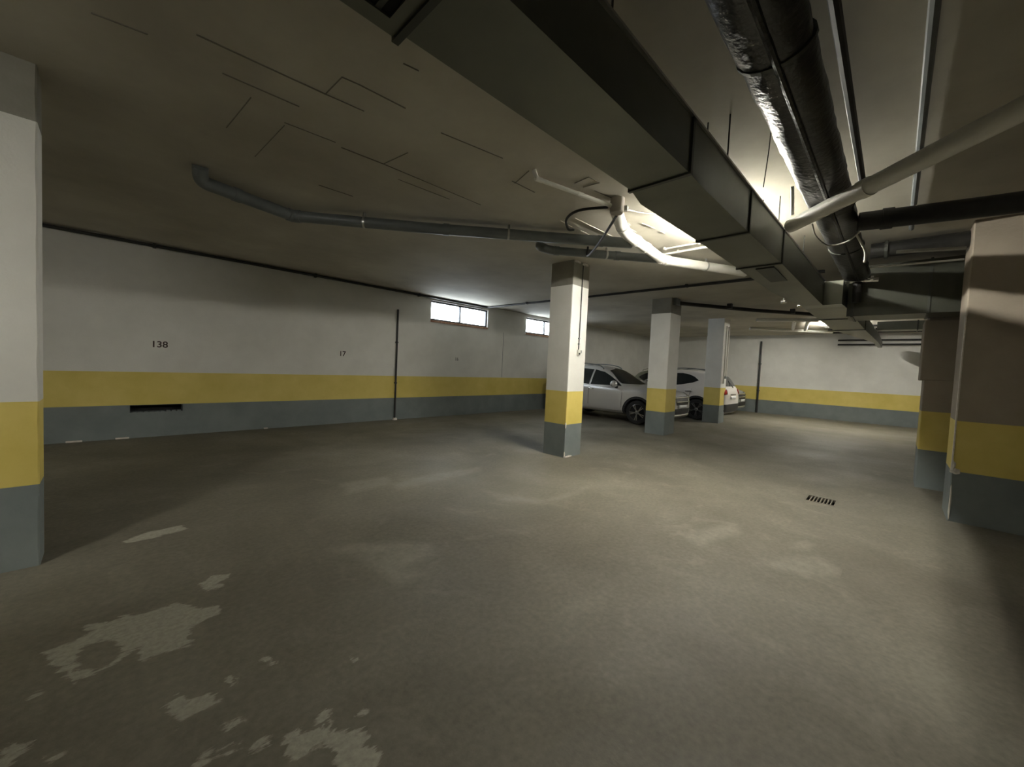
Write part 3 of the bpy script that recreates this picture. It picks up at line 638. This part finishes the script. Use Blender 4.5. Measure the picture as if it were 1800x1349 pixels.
def car(name, label, paint, loc, rz, group=None, taper=False):
    root = empty(name, (0, 0, 0), label=label, cat='car')
    bm = bmesh.new(); rings = []
    for s in ST:
        p = section(s); rings.append([bm.verts.new((s[0], -y, z)) for y, z in p] + [bm.verts.new((s[0], y, z)) for y, z in p[-2:0:-1]])
    n = len(rings[0])
    for A, B in zip(rings, rings[1:]):
        for k in range(n): bm.faces.new((A[k], A[(k + 1) % n], B[(k + 1) % n], B[k]))
    for rg in (rings[0], rings[-1]):
        for k in range(n // 2 - 1): bm.faces.new((rg[k + 1 - 1] if k else rg[0], rg[k + 1], rg[n - k - 1], rg[(n - k) % n])) if k else bm.faces.new((rg[0], rg[1], rg[n - 1]))
        bm.faces.new((rg[n // 2 - 1], rg[n // 2], rg[n // 2 + 1]))
    body = link('body', bm, paint, root)
    md = body.modifiers.new('s', 'SUBSURF'); md.levels = 2; md.render_levels = 2
    dg = bpy.context.evaluated_depsgraph_get(); me = bpy.data.meshes.new_from_object(body.evaluated_get(dg)); body.modifiers.clear(); body.data = me
    b2 = bmesh.new(); b2.from_mesh(me); bvh = BVHTree.FromBMesh(b2); b2.free()
    AX, RW = 1.285, .335
    # wheel wells
    bm = bmesh.new()
    for ax in (AX, -AX):
        for sy in (-1, 1):
            r0 = lathe(bm, [(.385, sy * .55), (.385, sy * 1.2)], 40, 'y')
            for i_, rr in enumerate(r0): bm.faces.new(rr if i_ else rr[::-1])
    for v in bm.verts:
        k = round(v.co.y, 2); 
    idx = 0
    for i, v in enumerate(bm.verts):
        q = i // 80; v.co.x += (AX, AX, -AX, -AX)[q]; v.co.z += RW
    cut = link('cut', bm, m_rimdark)
    md = body.modifiers.new('b', 'BOOLEAN'); md.object = cut; md.operation = 'DIFFERENCE'; md.solver = 'EXACT'; md.material_mode = 'TRANSFER'
    dg = bpy.context.evaluated_depsgraph_get(); me = bpy.data.meshes.new_from_object(body.evaluated_get(dg)); body.modifiers.clear(); body.data = me
    bpy.data.objects.remove(cut)
    me.polygons.foreach_set('use_smooth', [True] * len(me.polygons)); me.set_sharp_from_angle(angle=math.radians(45))
    # patches thrown on to the body surface
    def patch(nm, poly, m, axis, offs=.006, step=.05, parent=root, thick=0., **k):
        poly = [Vector(p) for p in poly]; bd = []
        for i in range(len(poly)):
            a = poly[i]; b = poly[(i + 1) % len(poly)]; c = max(1, int((b - a).length / step))
            bd += [a.lerp(b, j / c) for j in range(c)]
        lo = Vector((min(p.x for p in bd), min(p.y for p in bd))); hi = Vector((max(p.x for p in bd), max(p.y for p in bd)))
        pn = np.array([[p.x, p.y] for p in bd]); inner = []
        gx_ = np.arange(lo.x, hi.x, step); gy_ = np.arange(lo.y, hi.y, step)
        if len(gx_) and len(gy_):
            G = np.array([[a, b] for a in gx_ for b in gy_]); ok = sdf(G, pn) > step * .4; inner = [Vector(g) for g in G[ok]]
        pts = bd + inner
        vs, _, fs, *_ = delaunay_2d_cdt(pts, [], [list(range(len(bd)))], 1, 1e-5)
        bm = bmesh.new(); bv = []
        for p in vs:
            if axis == 'r': o_, d_ = Vector((p.x, -3, p.y)), Vector((0, 1, 0))
            elif axis == 'l': o_, d_ = Vector((p.x, 3, p.y)), Vector((0, -1, 0))
            elif axis == 'f': o_, d_ = Vector((4, p.x, p.y)), Vector((-1, 0, 0))
            else: o_, d_ = Vector((-4, p.x, p.y)), Vector((1, 0, 0))
            h, nn, *_ = bvh.ray_cast(o_, d_)
            if h is None: bv.append(None); continue
            bv.append(bm.verts.new(h + nn * offs))
        for f in fs:
            if all(bv[i] for i in f):
                try: bm.faces.new([bv[i] for i in f])
                except ValueError: pass
        o = link(nm, bm, m, parent, **k)
        o.data.polygons.foreach_set('use_smooth', [True] * len(o.data.polygons))
        if thick:
            sm = o.modifiers.new('t', 'SOLIDIFY'); sm.thickness = thick; sm.offset = 0
        return o
    sx = lambda P: [(-x, z) for x, z in P]
    for s_ in 'rl':
        patch('side_window', [(.74, 1.035), (.52, 1.17), (.30, 1.30), (.08, 1.41), (-.24, 1.475), (-.27, 1.03)], m_glass, s_)
        if taper: patch('side_window', [(-.33, 1.05), (-.30, 1.48), (-.7, 1.49), (-.95, 1.45), (-1.12, 1.38), (-1.27, 1.27), (-1.1, 1.19), (-.75, 1.11)], m_glass, s_)
        else: patch('side_window', [(-.33, 1.03), (-.30, 1.48), (-.7, 1.50), (-1.02, 1.485), (-1.08, 1.045)], m_glass, s_)
        if not taper: patch('side_window', [(-1.13, 1.05), (-1.08, 1.475), (-1.38, 1.43), (-1.58, 1.33), (-1.68, 1.24), (-1.45, 1.12)], m_glass, s_)
        # door shut lines
        for P in ([(.80, .34), (.82, .95), (.81, .95), (.79, .34)], [(-.30, .34), (-.30, .98), (-.312, .98), (-.312, .34)], [(-.98, .62), (-1.10, .98), (-1.112, .98), (-.992, .62)]):
            patch('door_gap', P, m_clad, s_, .002, .1)
        patch('sill_cladding', [(.90, .23), (.90, .33), (-.90, .33), (-.90, .23)], m_clad, s_, .01, .08)
        for x in (-.12, -.92):
            patch('door_handle', [(x, .885), (x, .915), (x - .19, .925), (x - .19, .895)], m_chrome, s_, .022, .05, thick=.02)
        # black wheel arch trim
        for ax in (AX, -AX):
            P = [(ax + .445 * math.cos(a), RW + .445 * math.sin(a)) for a in np.linspace(-.15, PI + .15, 24)] + [(ax + .38 * math.cos(a), RW + .38 * math.sin(a)) for a in np.linspace(PI + .15, -.15, 24)]
            patch('wheel_arch_trim', P, m_clad, s_, .012, .06)
        y = -1 if s_ == 'r' else 1
        # mirror
        mr = bpy.data.objects.new('mirror', None)
        bm = bmesh.new(); bmesh.ops.create_uvsphere(bm, u_segments=16, v_segments=10, radius=1, matrix=Matrix.Translation((.60, y * .99, 1.085)) @ Matrix.Diagonal((.09, .135, .10, 1)))
        mr = link('mirror', bm, paint, root, smooth=True)
        bm = bmesh.new(); quadbar(bm, (.62, y * .82, .98), (.60, y * .95, 1.03), .06, .06); link('mirror_stalk', bm, m_clad, mr)
        # roof rail
        bm = bmesh.new(); tube(bm, smoothpath([(.0, y * .56, 1.50), (-.15, y * .56, 1.60), (-.6, y * .565, 1.655), (-1.1, y * .56, 1.645), (-1.5, y * .55, 1.59), (-1.6, y * .55, 1.53)]), .016, 8); link('roof_rail', bm, m_gpipe, root, smooth=True)
    patch('windshield', [(-.70, 1.10), (-.50, 1.46), (0, 1.535), (.50, 1.46), (.70, 1.10), (0, 1.085)], m_glass, 'f')
    patch('rear_window', [(-.62, 1.12), (-.52, 1.42), (0, 1.46), (.52, 1.42), (.62, 1.12)], m_glass, 'b')
    # front end
    for y in (-1, 1):
        hl = patch('headlight', [(y * .44, .79), (y * .52, .86), (y * .72, .90), (y * .80, .88), (y * .79, .78), (y * .60, .74)][::y], m_lens, 'f', .012, .04, thick=.02)
        bm = bmesh.new(); h, *_ = bvh.ray_cast(Vector((4, y * .64, .82)), Vector((-1, 0, 0)))
        bmesh.ops.create_uvsphere(bm, u_segments=12, v_segments=8, radius=.045, matrix=Matrix.Translation(h)); link('lamp_lens', bm, m_chrome, hl, smooth=True)
        patch('fog_lamp_recess', [(y * .50, .40), (y * .50, .52), (y * .70, .56), (y * .72, .44)][::y], m_clad, 'f', .01, .05)
        patch('tail_light', [(y * .60, .88), (y * .56, 1.02), (y * .74, 1.04), (y * .80, .98), (y * .78, .86)][::y], m_tail, 'b', .01, .05, thick=.02)
    gr = patch('grille', [(-.40, .60), (-.46, .78), (.46, .78), (.40, .60)], m_clad, 'f', .012, .05)
    patch('grille_bar', [(-.47, .775), (-.47, .815), (.47, .815), (.47, .775)], m_chrome, 'f', .03, .05, gr, .02)
    patch('grille_bar', [(-.43, .675), (-.44, .705), (.44, .705), (.43, .675)], m_chrome, 'f', .03, .05, gr, .02)
    patch('lower_intake', [(-.46, .36), (-.50, .50), (.50, .50), (.46, .36)], m_clad, 'f', .01, .05)
    patch('skid_plate', [(-.50, .285), (-.52, .345), (.52, .345), (.50, .285)], m_zinc, 'f', .02, .05, thick=.02)
    patch('licence_plate', [(-.26, .51), (-.26, .60), (.26, .60), (.26, .51)], m_plate, 'f', .025, .05, thick=.01)
    patch('rear_bumper_cladding', [(-.72, .30), (-.76, .56), (.76, .56), (.72, .30)], m_clad, 'b', .012, .05)
    patch('licence_plate', [(-.26, .72), (-.26, .82), (.26, .82), (.26, .72)], m_plate, 'b', .02, .05, thick=.01)
    patch('tailgate_handle', [(-.30, .85), (-.30, .875), (.30, .875), (.30, .85)], m_clad, 'b', .012, .05)
    bm = bmesh.new(); tube(bm, [(-1.94, 0, 1.30), (-2.08, .0, 1.10), (-2.1, 0, 1.08)], .012, 8); link('rear_wiper', bm, m_clad, root)
    # wheels
    proto = None
    for ax in (AX, -AX):
        for sy in (-1, 1):
            if proto is None:
                bm = bmesh.new(); lathe(bm, [(.225, -.10), (.30, -.11), (.325, -.095), (.335, -.06), (.335, .06), (.325, .095), (.30, .11), (.225, .10)], 40)
                w = proto = link('wheel', bm, m_tyre, root, smooth=True)
                bm = bmesh.new(); lathe(bm, [(.235, -.095), (.222, -.10), (.215, -.06), (.215, .09)], 40); link('rim', bm, m_rim, w, smooth=True)
                bm = bmesh.new(); rr = lathe(bm, [(.215, -.03), (.05, -.035)], 40); bm.faces.new(rr[-1]); link('brake_disc', bm, m_rimdark, w)
                for k in range(5):
                    bm = bmesh.new()
                    for dk in (-.13, .13):
                        a = 2 * PI * k / 5; b = a + dk
                        quadbar(bm, (.04 * math.cos(a), -.085, .04 * math.sin(a)), (.22 * math.cos(b), -.09, .22 * math.sin(b)), .026, .02, Vector((0, 1, 0)))
                    link('spoke', bm, m_rim, w)
                bm = bmesh.new(); rr = lathe(bm, [(.055, -.07), (.055, -.095), (.02, -.102)], 20); bm.faces.new(rr[-1]); link('hub_cap', bm, m_rim, w)
            else: w = copy_tree(proto, root)
            w.location = (ax, sy * .765, RW); w.rotation_euler = (0, random.uniform(0, 1), 0 if sy < 0 else PI)
    root.location = loc; root.rotation_euler = (0, 0, rz)
    return root
car('car', 'silver crossover parked nose out between the middle pillars', m_silver, (11.05, 6.34, 0), -PI / 2)
car('car', 'white crossover parked tail out behind the farthest pillar', m_whitecar, (14.16, 5.85, 0), PI / 2, taper=True)
car('car', 'greenish silver car farthest back, only its bumper showing past the white car', m_grey_car, (16.8, 6.3, 0), -PI / 2)
